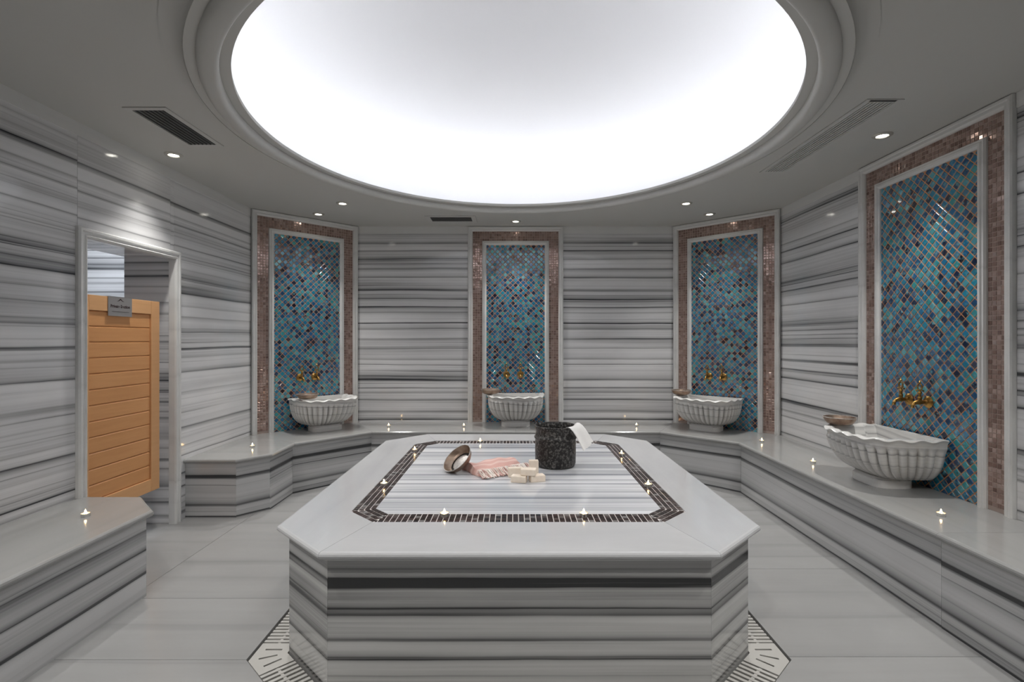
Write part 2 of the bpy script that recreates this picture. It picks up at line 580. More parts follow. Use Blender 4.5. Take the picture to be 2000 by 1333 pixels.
# left wall: three pieces of one core, joined as one mesh
cv = join((boxv(LX - 0.36, LX - PT, YF - 0.3, DY0, -0.07, ZC + .1), BOXF),
          (boxv(LX - 0.36, LX - PT, DY1, YB + .4, -0.07, ZC + .1), BOXF),
          (boxv(LX - 0.36, LX - PT, DY0, DY1, DZ, ZC + .1), BOXF))
wl = struct(obj('wall_left', *cv, 'wall', uv=(4.0, 0.31, False)))
ov_l = 1.83
for k, (a, b, z0, z1) in enumerate([(YF, 1.15, 0, TOPZ), (1.15, 2.88, 0, TOPZ), (2.88, 3.66, DZ, TOPZ), (3.66, DY1, DZ, TOPZ),
                                    (2.88, DY0, 0, DZ), (DY1, YD + 0.02, 0, TOPZ)]):
    panel('marble_panel', (LX, b), (LX, a), z0, z1, -PT, 'wall', wl, (k * 3.1, ov_l, False)) if False else \
        box('marble_panel', LX - PT, LX, a + 0.0008, b - 0.0008, z0, z1, 'wall', wl, uv=(0.25 * k, ov_l + (0.0, 0.0, 0.013, 0.02, 0.0, 0.02)[k], False))
box('marble_panel', LX - PT, LX + 0.004, YF, YD, TOPZ, ZC, 'trim', wl, uv=(0, .3, False))
wr = wall_core('wall_right', [(WX + PT, YF - .3), (WX + .2, YF - .3), (WX + .2, YB + .4), (WX + PT, YB + .4)])
NR0, NR1 = 2.54, 3.675                # niche on the right wall
for k, (a, b) in enumerate([(YF, 1.2), (1.2, NR0), (NR1, YD + 0.02)]):
    box('marble_panel', WX, WX + PT, a + .0008, b - .0008, 0, TOPZ, 'wall', wr, uv=(k * 1.1, 3.37 + 0.01 * k, False))
    box('marble_panel', WX - .004, WX + PT, a + .0008, b - .0008, TOPZ, ZC, 'trim', wr, uv=(k * 1.1, .3, False))
wb = wall_core('wall_back', [(-XD - .4, YB + PT), (XD + .4, YB + PT), (XD + .4, YB + .3), (-XD - .4, YB + .3)])
NC = 0.515
for k, (a, b) in enumerate([(-XD - .02, -NC), (NC, XD + .02)]):
    box('marble_panel', a, b, YB, YB + PT, 0, TOPZ, 'wall', wb, uv=(k * 5.3, 6.11, False))
    box('marble_panel', a, b, YB - .004, YB + PT, TOPZ, ZC, 'trim', wb, uv=(k * 1.1, .7, False))
for side, s in (('left', -1), ('right', 1)):
    p = [(s * WX, YD), (s * XD, YB), (s * (XD + .2), YB + .2), (s * (WX + .2), YD + .2)]
    struct(prism('wall_back_' + side, p if s < 0 else p[::-1], 0, ZC + .1, 'sub'))
wf = wall_core('wall_front', [(-WX - .3, YF - PT), (-WX - .3, YF - .3), (WX + .3, YF - .3), (WX + .3, YF - PT)])
box('marble_panel', -WX, WX, YF - PT, YF, 0, ZC, 'wall', wf, uv=(0, 8.2, False))
# passage beyond the doorway
wc = struct(box('wall_passage', -4.25, LX - .36, 4.62, 4.72, 0, 2.6, 'wall', uv=(3, 5.03, False)))
box('side_wall', -4.35, -4.25, 2.1, 4.72, 0, 2.6, 'wall', wc, uv=(3, 2.6, False))
box('near_wall', -4.25, LX - .36, 2.1, 2.2, 0, 2.6, 'wall', wc, uv=(3, 2.9, False))
box('passage_ceiling', -4.35, LX - .36, 2.1, 4.72, 2.5, 2.6, 'paint', wc)
pl = thing('ceiling_lamp', 'ceiling lamp of the bright passage behind the wooden half door', 'lamp', (-3.5, 3.9, 2.5))
v, f = lathe([(0.20, 0.0), (0.21, -0.012), (0.20, -0.03), (0.185, -0.03)], 32)
obj('lamp_body', v, f, 'lampring', pl, True)
v, f = lathe([(0.18, -0.022), (0.12, -0.045), (0.0, -0.05)], 32)
M['passlamp'] = glow('passage_lamp_glass', (0.86, 0.92, 1.0), CORRIDOR_POWER)
obj('diffuser', v, f, 'passlamp', pl, True)

# ------------------------------------------------------------------ ceiling, ring moulding, dome
EY, EA, EB = 2.987, 1.44, 1.533         # centre and half axes of the dome opening
NS = 160
def ell(d, z, n=NS):
    return [((EA + d) * math.cos(2 * PI * i / n), EY + (EB + d) * math.sin(2 * PI * i / n), z) for i in range(n)]
def ring_obj(name, prof, mat, parent, smooth=True):
    v, f = loft([ell(d, z) for d, z in prof], cap=False)
    o = obj(name, v, f, mat, parent, smooth)
    return o
def outer(z):
    pts = []
    for i in range(NS):
        a = 2 * PI * i / NS
        c, s = math.cos(a) * EA, math.sin(a) * EB
        x0, x1, y0, y1 = -WX - .3, WX + .15, YF - .25 - EY, YB + .25 - EY
        t = min((x1 / c if c > 1e-9 else x0 / c if c < -1e-9 else 1e9), (y1 / s if s > 1e-9 else y0 / s if s < -1e-9 else 1e9))
        pts.append((c * t, EY + s * t, z))
    return pts
v, f = loft([outer(ZC), ell(0.245, ZC)], cap=False)
ceil = struct(obj('ceiling', v, f, 'paint'))
DB, DH = 0.45, 0.78          # reach of the cove behind the lip, rise of the dome
mo = struct(ring_obj('trim_1', [(0.252, ZC - 0.003), (0.245, ZC - 0.003)] + [(0.245 - 0.073 * math.sin(R(a)), ZC - 0.003 - 0.05 * (1 - math.cos(R(a)))) for a in (15, 30, 45, 60, 75, 90)], 'paint', None))
ring_obj('flat_band', [(0.172, ZC - 0.048), (0.172, ZC - 0.05), (0.13, ZC - 0.05)], 'paint', mo, False)
pr = [(0.13, ZC - 0.047), (0.13, ZC - 0.053)]
for a in range(10, 91, 10):
    pr.append((0.066 + 0.064 * math.cos(R(a)), ZC - 0.053 - 0.040 * math.sin(R(a))))
for a in range(105, 181, 15):
    pr.append((0.066 + 0.021 * math.cos(R(a)), ZC - 0.066 - 0.027 * math.sin(R(a))))
pr += [(0.045, ZC - 0.044)]
ring_obj('bullnose', pr, 'paint', mo)
ring_obj('lip', [(0.045, ZC - 0.044), (0.0, ZC - 0.044), (0.0, ZC - 0.026), (0.012, ZC - 0.026)], 'paint', mo, False)
ring_obj('cove_tray', [(0.012, ZC - 0.026), (0.012, ZC - 0.041), (0.11, ZC - 0.036), (0.20, ZC + 0.006), (DB, ZC + 0.012), (DB, ZC + 0.05)], 'dome', mo, False)
rings = []
for k in range(19):
    a = R(90 * k / 18)
    q = max(math.cos(a), 0.012)
    rings.append([((EA + DB) * q * math.cos(2 * PI * i / NS), EY + (EB + DB) * q * math.sin(2 * PI * i / NS), ZC + 0.05 + DH * math.sin(a)) for i in range(NS)])
v, f = loft(rings, cap=False)
f.append(tuple(range(18 * NS, 19 * NS)))
obj('dome', v, f, 'dome', ceil, True)
ls = thing('light_strip', 'hidden cool white light strip around the dome edge', 'lamp', (0, 0, 0))
v, f = loft([ell(0.024, ZC - 0.0385), ell(0.066, ZC - 0.028), ell(0.069, ZC - 0.036)], cap=False)
obj('strip', v, f, 'led', ls)

# ------------------------------------------------------------------ benches
bE, bF = 1.925, 1.95                      # nosing edge and face half widths
def bench_front(poly, parent, ov, z1):
    for k in range(len(poly) - 1):
        panel('front_panel', poly[k], poly[k + 1], 0.0, z1, 0.02, 'face', parent, (k * 0.9, ov, False), gap=0.0006)
TH = 0.032
bench = thing('marble_bench', 'long striped marble bench running along the right and back walls under the basins', 'bench', (0, 0, 0))
yE, dE = 4.43, 4.96                       # where the diagonal starts / back edge
xE = bE - (dE - yE)
edge = [(bE, YF), (bE, yE), (xE, dE), (-xE, dE), (-bE + .02, yE - .02), (-bE + .02, 4.0), (-2.085, 3.80), (-WX, 3.80)]
back = [(WX, YF), (WX, YD), (XD, YB), (-XD, YB), (-WX, YD), (-WX, 3.80)]
J = 0.0008
slab('top_slab', [(bE, YF), (WX, YF), (WX, 2.36), (bE, 2.36)], HB - TH, HB, 'bench', bench, [0, 0, 0, 1], (0, 0.4, True), J)
slab('top_slab', [(bE, 2.36), (WX, 2.36), (WX, YD), (bE, yE)], HB - TH, HB, 'bench', bench, [0, 0, 0, 1], (2, 1.4, True), J)
slab('top_slab', [(bE, yE), (WX, YD), (XD, YB), (xE, dE)], HB - TH, HB, 'bench', bench, [0, 0, 0, 1], (4, 2.4, False), J)
slab('top_slab', [(xE, dE), (XD, YB), (0.0, YB), (0.0, dE)], HB - TH, HB, 'bench', bench, [0, 0, 0, 1], (5, 3.4, False), J)
slab('top_slab', [(0, dE), (0, YB), (-XD, YB), (-xE, dE)], HB - TH, HB, 'bench', bench, [0, 0, 0, 1], (7, 3.9, False), J)
slab('top_slab', [(-xE, dE), (-XD, YB), (-WX, YD), (-bE + .02, yE - .02)], HB - TH, HB, 'bench', bench, [0, 0, 0, 1], (8, 4.4, False), J)
slab('top_slab', [(-bE + .02, yE - .02), (-WX, YD), (-WX, 3.80), (-2.085, 3.80), (-bE + .02, 4.0)], HB - TH, HB, 'bench', bench, [0, 0, 1, 1, 1], (9, 5.4, False), J)
fr = [(bF, YF), (bF, 2.36), (bF, yE + .01), (xE + .01, dE + .025), (-xE - .01, dE + .025), (-bF + .02, yE - .01), (-bF + .02, 4.01), (-2.095, 3.825), (-WX, 3.825)]
bench_front(fr[::-1], bench, 9.42, HB - TH - 0.001)
nb = thing('marble_bench', 'short striped marble bench with a clipped corner beside the doorway', 'bench', (0, 0, 0))
slab('top_slab', [(-WX + .0005, YF), (-1.90, YF), (-1.90, 2.675), (-2.135, 2.91), (-WX + .0005, 2.91)], HB - TH, HB, 'bench', nb, [0, 1, 1, 1, 0], (3, 7.2, True), 0)
fr2 = [(-1.93, YF), (-1.93, 2.66), (-2.145, 2.88), (-WX, 2.88)]
for k in range(3):
    a, b = fr2[k], fr2[k + 1]
    panel('front_panel', a, b, 0, HB - TH - .001, 0.02, 'face', nb, (k * .9, 10.7, False), gap=.0006)

# ------------------------------------------------------------------ heated table (navel stone)
table = thing('marble_table', 'large eight sided marble massage platform with mosaic border in the room centre', 'table', (0, (TY0 + TY1) / 2, 0))
TYC = (TY0 + TY1) / 2
def tl(p):
    return [(x, y - TYC) for x, y in p]
B = tl(BODY)
core = offset_poly(B, 0.022)
prism('core', core, -0.07, HT - 0.04, 'sub', table)
for k in range(8):
    a, b = B[k], B[(k + 1) % 8]
    panel('side_panel', a, b, -0.06, HT - 0.042, 0.02, 'body', table, (k * .55, 12.165, False), gap=.0006)
MO = tl(octo(-0.0))
prism('under_moulding', offset_poly(B, -0.012), HT - 0.042, HT - 0.029, 'trim', table, uv=(0, 0, False))
S = tl(octo(0))
mw, my0, my1, mc = 0.765, 2.21 - TYC, 3.985 - TYC, 0.135     # outer outline of the mosaic band
MOUT = [(-mw + mc, my0), (mw - mc, my0), (mw, my0 + mc), (mw, my1 - mc), (mw - mc, my1), (-mw + mc, my1), (-mw, my1 - mc), (-mw, my0 + mc)]
MIN = offset_poly(MOUT, 0.102)
def tslab(idx_o, idx_m, uvs):
    poly = [S[i] for i in idx_o] + [MOUT[i] for i in idx_m]
    nose = [1] * (len(idx_o) - 1) + [0] * (len(poly) - len(idx_o) + 1)
    slab('top_slab', poly, HT - 0.029, HT, 'slab', table, nose, uvs, 0.0007)
tslab([0, 1], [1, 0], (0.3, 0.1, False))
tslab([1, 2, 3, 4], [4, 3, 2, 1], (1.3, 2.1, True))
tslab([4, 5], [5, 4], (2.3, 3.1, False))
tslab([5, 6, 7, 0], [0, 7, 6, 5], (3.3, 4.15, True))
prism('grout_bed', MOUT, HT - 0.029, HT - 0.0022, 'grout_white', table)
prism('inlay_slab', MIN, HT - 0.028, HT, 'inlay', table, uv=(1, 2.2, False))
# mosaic tiles of the band
P = 0.0255
def tile_vf(w, d, h, b):
    """small slab with a bevelled top edge, centred on its base"""
    x, y = w / 2, d / 2
    return ([(-x, -y, 0), (x, -y, 0), (x, y, 0), (-x, y, 0), (-x, -y, h * .6), (x, -y, h * .6), (x, y, h * .6), (-x, y, h * .6),
             (-x + b, -y + b, h), (x - b, -y + b, h), (x - b, y - b, h), (-x + b, y - b, h)],
            [(0, 1, 5, 4), (1, 2, 6, 5), (2, 3, 7, 6), (3, 0, 4, 7), (4, 5, 9, 8), (5, 6, 10, 9), (6, 7, 11, 10), (7, 4, 8, 11), (8, 9, 10, 11), (3, 2, 1, 0)])
def stuff_tiles(name, items, mat, parent):
    """items: (4x4 matrix, (w, d, h, b), tone)"""
    V, F, T = [], [], []
    for mtx, dim, tone in items:
        v, f = tile_vf(*dim)
        o = len(V)
        w = [mtx @ Vector(p) for p in v]
        V += [(p.x, p.y, max(p.z, 0.0008)) for p in w]     # the lowest row is cut along the bench
        F += [tuple(i + o for i in q) for q in f]
        T += [tone] * len(f)
    me = bpy.data.meshes.new(name)
    me.from_pydata(V, [], F)
    at = me.attributes.new('tone', 'FLOAT', 'FACE')
    at.data.foreach_set('value', T)
    me.materials.append(M[mat])
    me.update()
    o = put(name, me, parent)
    o['kind'] = 'stuff'
    return o
items = []
for k in range(8):
    a, b = Vector(MOUT[k]), Vector(MOUT[(k + 1) % 8])
    e = (b - a)
    L = e.length
    e.normalize()
    nrm = Vector((-e.y, e.x))
    t8 = math.tan(R(22.5))
    for j in range(4):
        off = P * (j + 0.5)
        lo, hi = off * t8, L - off * t8
        mid = L / 2
        i0, i1 = math.floor((lo - mid) / P), math.ceil((hi - mid) / P)
        for i in range(i0, i1):
            x0, x1 = max(mid + i * P, lo), min(mid + (i + 1) * P, hi)
            if x1 - x0 < 0.006:
                continue
            c = a + e * ((x0 + x1) / 2) + nrm * off
            items.append((c, x1 - x0 - 0.0037, math.atan2(e.y, e.x)))
items.sort(key=lambda q: (q[0].y))
bt = mk_mesh('border_tile', *tile_vf(P - 0.0037, P - 0.0037, 0.0022, 0.0008), 'brn_p')
rest = []
for n_, (c, w, ang) in enumerate(items):
    if n_ < 300:
        put('border_tile', bt, table, (c.x, c.y, HT - 0.0022), (0, 0, ang), (w / (P - 0.0037), 1, 1))
    else:
        rest.append((Matrix.Translation((c.x, c.y, HT - 0.0022)) @ Matrix.Rotation(ang, 4, 'Z'), (w, P - 0.0037, 0.0022, 0.0008), random.random()))
stuff_tiles('border_tile_field', rest, 'brn_s', table)

# ------------------------------------------------------------------ drain grates around the table
BD = BODY
def grate_geo():
    names = ['front', 'front right corner', 'right long', 'back right corner', 'back', 'back left corner', 'left long', 'front left corner']
    gi, go = offset_poly(BODY, -0.006), offset_poly(GR, 0.006)
    zt, zb = -0.008, -0.045
    PL = 0.13                                   # plate reach along the outer edge from each vertex
    for k in range(8):
        k2 = (k + 1) % 8
        o0, o1 = Vector(go[k]), Vector(go[k2])
        i0, i1 = Vector(gi[k]), Vector(gi[k2])
        e = (o1 - o0).normalized()
        nr = Vector((-e.y, e.x))
        Lo = (o1 - o0).length
        chan = (i0 - o0).dot(nr)
        a0, a1 = PL, Lo - PL
        if a1 - a0 > 0.03:
            t = thing('drain_grate', 'slatted stone drain grate along the %s side of the marble platform' % names[k], 'drain grate', (o0.x, o0.y, 0), group='grates around the platform')
            n_ = int((a1 - a0) / 0.026)
            sv = mk_mesh('slat', boxv(-0.0075, 0.0075, 0, chan, zb, zt), BOXF, 'grate')
            for q in range(n_):
                c = e * (a0 + 0.013 + q * (a1 - a0) / n_)
                put('slat', sv, t, (c.x, c.y, 0), (0, 0, math.atan2(e.y, e.x)))
            c = e * a0 + nr * (chan * 0.5)
            box('spine', 0, a1 - a0, -0.006, 0.006, zb - .002, zt - .002, 'grate', t, loc=(c.x, c.y, 0), rot=(0, 0, math.atan2(e.y, e.x)))
        # corner plate at vertex k, with three slots
        ep = (Vector(go[k - 1]) - o0).normalized()
        ipv = i0
        e_in = (i1 - i0).normalized()
        ep_in = (Vector(gi[k - 1]) - i0).normalized()
        A = o0 + e * (PL - .004)
        Bp = o0 + ep * (PL - .004)
        Ai = i0 + e_in * max((A - i0).dot(e_in), 0.0)
        Bi = i0 + ep_in * max((Bp - i0).dot(ep_in), 0.0)
        out = [Bp, o0, A, Ai, i0, Bi]
        cu = bpy.data.curves.new('grate_plate', 'CURVE')
        cu.dimensions = '2D'
        cu.fill_mode = 'BOTH'
        cu.extrude = 0.012
        def addp(pts):
            s = cu.splines.new('POLY')
            s.points.add(len(pts) - 1)
            for w_, p in zip(s.points, pts):
                w_.co = (p.x - o0.x, p.y - o0.y, 0, 1)
            s.use_cyclic_u = True
        addp(out)
        ctr = (o0 + i0) / 2
        bis = (i0 - o0).normalized()
        tang = Vector((-bis.y, bis.x))
        for s_, dirv in ((-1, -ep), (0, tang), (1, e)):
            m = ctr + tang * (s_ * -0.0) + (ep * 0.052 if s_ < 0 else e * 0.052 if s_ > 0 else Vector((0, 0)))
            if s_ < 0:
                dv = Vector((-ep.y, ep.x))
            elif s_ > 0:
                dv = Vector((-e.y, e.x))
            else:
                dv = bis
            hl, hw = 0.036, 0.005
            pv = Vector((-dv.y, dv.x))
            addp([m - dv * hl - pv * hw, m + dv * hl - pv * hw, m + dv * hl + pv * hw, m - dv * hl + pv * hw])
        tmp = bpy.data.objects.new('tmp', cu)
        COL.objects.link(tmp)
        dg = bpy.context.evaluated_depsgraph_get()
        me = bpy.data.meshes.new_from_object(tmp.evaluated_get(dg))
        bpy.data.objects.remove(tmp)
        bpy.data.curves.remove(cu)
        me.name = 'grate_plate'
        me.materials.clear()
        me.materials.append(M['grate'])
        o = put('drain_plate', me, None, (o0.x, o0.y, zt - 0.012))
        where = ['front left end', 'front right end', 'right side near end', 'right side far end', 'back right end', 'back left end', 'left side far end', 'left side near end'][k]
        tag(o, 'flat slotted stone drain plate at the %s of the platform foot' % where, 'drain plate', 'slotted corner plates')
grate_geo()

# ------------------------------------------------------------------ mosaic niches, basins, taps, bowls
FT = mk_mesh('tile', *tile_vf(0.0334, 0.0334, 0.0042, 0.0022), 'blue_p')
CT = mk_mesh('border_tile', *tile_vf(0.0216, 0.0216, 0.0032, 0.0012), 'cop_p')
PROF_OUT = [(0.0, -0.01), (0.0, 0.026), (0.006, 0.033), (0.018, 0.033), (0.024, 0.028), (0.040, 0.028), (0.048, 0.020), (0.052, 0.010), (0.052, -0.01)]
PROF_IN = [(0.0, -0.01), (0.0, 0.014), (0.006, 0.024), (0.016, 0.024), (0.022, 0.030), (0.034, 0.030), (0.040, 0.022), (0.047, 0.018), (0.047, -0.01)]
def niche(name, label, loc, rz, W, near):
    """near: +1/-1 gives the local x side nearest to the viewer, 0 for a frontal panel"""
    Hn = ZC - HB - 0.002
    t = thing(name, label, 'wall panel', loc, rz, 'mosaic panels behind the basins')
    obj('outer_frame', *frame_u(W, Hn, PROF_OUT), 'trim', t, uv=(loc[0], loc[1], False))
    W2 = W - 2 * (0.052 + 0.102)
    H2 = Hn - 0.052 - 0.102
    obj('inner_frame', *frame_u(W2, H2, PROF_IN), 'trim', t, uv=(loc[0] + 2, loc[1], False))
    W3, H3 = W2 - 2 * 0.047, H2 - 0.047
    box('grout_bed', -W2 / 2 + .01, W2 / 2 - .01, -0.0035, 0.004, 0, H2 - .01, 'grout_copper', t)
    bed = join((boxv(-W / 2 + .03, -W2 / 2 + .01, -0.003, 0.004, 0, Hn - .03), BOXF), (boxv(W2 / 2 - .01, W / 2 - .03, -0.003, 0.004, 0, Hn - .03), BOXF),
               (boxv(-W2 / 2 + .01, W2 / 2 - .01, -0.003, 0.004, H2 - .01, Hn - .03), BOXF))
    obj('border_grout', *bed, 'grout_brown', t)
    # diamond tiles
    D = 0.0395 * math.sqrt(2)
    nx = int(W3 / D * 2) + 2
    px = []
    for r in range(-1, int(H3 / D * 2) + 1):
        z = 0.0282 + r * D / 2
        if z > H3 + 0.004:
            break
        for c in range(-nx, nx + 1):
            x = (c + 0.5 * (r % 2)) * D
            if abs(x) < W3 / 2 + 0.006:
                px.append((x, z))
    def vis(q):
        x, z = q
        hidden = 1 if (z < 0.36 and abs(x) < 0.33) or z < 0.02 else 0
        return (hidden, -near * x if near else abs(z - 0.95) * 0.3)
    order = sorted(px, key=vis)
    rest = []
    for i, (x, z) in enumerate(order):
        rot = (R(90) + random.gauss(0, .018), R(45), 0)
        if i < 300:
            o = put('tile', FT, t, (x, -0.0022, z), (0, 0, 0))
            o.rotation_euler = (Matrix.Rotation(R(90) + random.gauss(0, .016), 4, 'X') @ Matrix.Rotation(random.gauss(0, .016), 4, 'Y') @ Matrix.Rotation(R(45), 4, 'Z')).to_euler()
        else:
            m = Matrix.Translation((x, -0.0022, z)) @ Matrix.Rotation(R(90) + random.gauss(0, .016), 4, 'X') @ Matrix.Rotation(random.gauss(0, .016), 4, 'Y') @ Matrix.Rotation(R(45), 4, 'Z')
            rest.append((m, (0.0334, 0.0334, 0.0042, 0.0022), random.random()))
    stuff_tiles('tile_field', rest, 'blue_s', t)
    # copper border tiles, four deep
    p = 0.0255
    pts = []
    nz = int((Hn - 0.052) / p)
    for side in (-1, 1):
        for c in range(4):
            x = side * (W / 2 - 0.052 - p * (c + 0.5))
            for r in range(nz):
                z = Hn - 0.052 - p * (r + 0.5)
                pts.append((x, z))
    n_top = int((W - 0.104 - 8 * p) / p)
    pw = (W - 0.104 - 8 * p) / n_top
    for c in range(n_top):
        for r in range(4):
            pts.append((-W / 2 + 0.052 + 4 * p + pw * (c + .5), Hn - 0.052 - p * (r + .5)))
    pts.sort(key=lambda q: -near * q[0] + 0.0001 * q[1])
    rest = []
    for i, (x, z) in enumerate(pts):
        m = Matrix.Translation((x, -0.002, z)) @ Matrix.Rotation(R(90) + random.gauss(0, .02), 4, 'X') @ Matrix.Rotation(random.gauss(0, .02), 4, 'Y')
        if near and abs(near) > 1 and i < 300:
            o = put('border_tile', CT, t, (x, -0.002, z), m.to_euler())
        else:
            rest.append((m, (0.0216, 0.0216, 0.0032, 0.0012), random.random()))
    stuff_tiles('border_tile_field', rest, 'cop_s', t)
    return t

def basin_mesh():
    NT = 200
    def plan(nexp, cnt=2000):
        pts = []
        for i in range(cnt + 1):
            th = PI * i / cnt
            c, s = math.cos(th), math.sin(th)
            pts.append((math.copysign(abs(c) ** (2 / nexp), c), -abs(s) ** (2 / nexp)))
        acc = [0.0]
        for i in range(cnt):
            acc.append(acc[-1] + math.hypot((pts[i + 1][0] - pts[i][0]) * 0.30, (pts[i + 1][1] - pts[i][1]) * 0.40))
        out, j = [], 0
        for i in range(NT + 1):
            tgt = acc[-1] * i / NT
            while j < cnt - 1 and acc[j + 1] < tgt:
                j += 1
            out.append(pts[j])
        return out
    PLN = plan(3.6)
    NF = 23
    a, b, h0, h1 = 0.295, 0.425, 0.045, 0.318
    rings = []
    def ring(sc_, z, flute=0.0, wave=0.0, inset=0.0):
        pts = []
        for i, (x, y) in enumerate(PLN):
            q = i / NT
            fl_ = abs(math.sin(PI * NF * q)) ** 0.5
            s = sc_ * (1 + flute * (fl_ - 1.0))
            wv = wave * math.sin(2 * PI * 11 * q)
            # keep the back edge straight against the wall
            pts.append(((x * (a - inset)) * s, min(y * (b - inset) * s, -0.0 if not inset else -0.03), z + wv))
        return pts
    def sprof(t):
        return 0.40 + 0.60 * math.sqrt(max(0.0, 1 - (1 - t) ** 2.5))
    for k in range(15):
        t = k / 14 * 0.80
        am = 0.115 * min(1, k / 2.0)
        if k >= 12:
            am *= (1.0, 0.75, 0.3)[k - 12]
        rings.append(ring(sprof(t), h0 + (h1 - h0) * t, am))
    rings.append(ring(sprof(.82) * 0.985, h0 + (h1 - h0) * .82))
    rings.append(ring(sprof(.90) * 0.985, h0 + (h1 - h0) * .90, 0, 0.002))
    rings.append(ring(1.0, h0 + (h1 - h0) * .935, 0, 0.004))
    rings.append(ring(1.015, h0 + (h1 - h0) * .95, 0, 0.005))
    rings.append(ring(1.028, h0 + (h1 - h0) * .975, 0, 0.006))
    rings.append(ring(1.012, h0 + (h1 - h0) * 1.0, 0, 0.005))
    rings.append(ring(1.0, h0 + (h1 - h0) * 1.0, 0, 0.004, 0.03))
    rings.append(ring(0.97, h0 + (h1 - h0) * .95, 0, 0.001, 0.04))
    rings.append(ring(0.90, h0 + (h1 - h0) * .65, 0, 0, 0.05))
    rings.append(ring(0.72, h0 + (h1 - h0) * .35, 0, 0, 0.05))
    rings.append(ring(0.45, h0 + (h1 - h0) * .24, 0, 0, 0.05))
    v, f = loft(rings)
    me = mk_mesh('basin', v, f, 'basin', True)
    me.uv_layers.new(name='UVMap')
    for lp, uvd in zip(me.loops, me.uv_layers['UVMap'].data):
        co = me.vertices[lp.vertex_index].co
        ang = math.atan2(co.y + 0.1, co.x)
        uvd.uv = (ang * 0.35 + co.y * .3, co.z + 0.08 * co.x)
    return me
BAS = basin_mesh()
def foot_mesh():
    pts = [(0.150 * math.copysign(abs(math.cos(R(a))) ** .6, math.cos(R(a))), -0.170 - 0.120 * math.copysign(abs(math.sin(R(a))) ** .6, math.sin(R(a)))) for a in range(0, 360, 10)]
    pts = [(x, max(y, -0.29)) for x, y in pts]
    rr = []
    for s, z in ((1.0, 0.0), (1.0, 0.046), (0.93, 0.052), (0.9, 0.062)):
        rr.append([(x * s, -0.170 + (y + 0.170) * s, z) for x, y in pts])
    v, f = loft(rr)
    return mk_mesh('foot', v, f, 'basin', uv=(0.4, 0.7, False))
FOOT = foot_mesh()

def bowl_mesh():
    pr = [(0.0, 0.0), (0.060, 0.0), (0.074, 0.005), (0.088, 0.020), (0.096, 0.040), (0.099, 0.046), (0.098, 0.0475), (0.094, 0.040), (0.085, 0.021), (0.070, 0.0065)]
    v, f = lathe(pr, 40)
    return mk_mesh('shell', v, f, 'bowl', True)
def bowl_floor_mesh():
    pr = [(0.070, 0.0065), (0.060, 0.0055), (0.050, 0.0075), (0.030, 0.0105), (0.012, 0.0125), (0.0, 0.013)]
    v, f = lathe(pr, 40)
    return mk_mesh('base_boss', v, f, 'bowl_in', True)
BOWL, BOWLF = bowl_mesh(), bowl_floor_mesh()
rv, rf = lathe([(0.0965, 0.0455), (0.0985, 0.0445), (0.1005, 0.0455), (0.1005, 0.0475), (0.0985, 0.0485), (0.0965, 0.0475)], 40, True)
BOWLR = mk_mesh('rim', rv, rf, 'bowl_in', True)
def bath_bowl(label, loc, rot=(0, 0, 0), s=1.0):
    t = thing('bath_bowl', label, 'bowl', loc, rot=rot, group='metal bath bowls')
    t.scale = (s, s, s)
    sh = put('shell', BOWL, t)
    put('base_boss', BOWLF, sh)
    put('rim', BOWLR, sh)
    return t

# tap pieces, wall at y = 0, front is -y
def tap_meshes():
    d = {}
    # scalloped wall rose
    v, f = [], []
    rg = []
    for (r, y, sc_) in ((0.030, 0.0, 1), (0.034, -0.006, 1), (0.026, -0.014, .6), (0.014, -0.018, 0), (0.011, -0.028, 0)):
        rg.append([((r * (1 + .10 * sc_ * abs(math.sin(6 * a)))) * math.cos(a), y, (r * (1 + .10 * sc_ * abs(math.sin(6 * a)))) * math.sin(a)) for a in [2 * PI * i / 48 for i in range(48)]])
    d['rose'] = mk_mesh('wall_rose', *loft(rg), 'brass', True)
    pts = [(0, -.02, 0), (0, -.04, 0), (0, -.055, 0.001), (0, -.072, 0.0), (0, -.088, -.006), (0, -.098, -.018), (0, -.101, -.034)]
    d['spout'] = mk_mesh('spout', *tube(pts, [.010, .012, .017, .014, .010, .009, .011], 14), 'brass', True)
    v, f = lathe([(0.013, 0.0), (0.010, 0.012), (0.013, 0.020), (0.008, 0.028), (0.008, 0.044), (0.012, 0.05), (0.006, 0.058), (0.006, 0.064)], 16)
    d['stem'] = mk_mesh('stem', *(([(x, y - .055, z + .008) for x, y, z in v]), f), 'brass', True)
    # ring shaped ornate handle
    pts = [(0.016 * math.cos(a), -.055, 0.090 + 0.020 * math.sin(a)) for a in [2 * PI * i / 20 for i in range(21)]]
    a = tube(pts, 0.0042, 8)
    b = tube([(-.026, -.055, .070), (-.012, -.055, .073), (.012, -.055, .073), (.026, -.055, .070)], [.0055, .0035, .0035, .0055], 8)
    v, f = lathe([(0.0, 0.0), (0.005, 0.003), (0.004, 0.009), (0.007, 0.015), (0.0, 0.024)], 10)
    c = ([(x, y - .055, z + .108) for x, y, z in v], f)
    d['handle'] = mk_mesh('handle', *join(a, b, c), 'brass', True)
    return d
TAP = tap_meshes()
def wtap(label, loc, rz, group):
    t = thing('wall_tap', label, 'tap', loc, rz, group)
    put('wall_rose', TAP['rose'], t)
    put('spout', TAP['spout'], t)
    st = put('stem', TAP['stem'], t)
    put('handle', TAP['handle'], st)
    return t

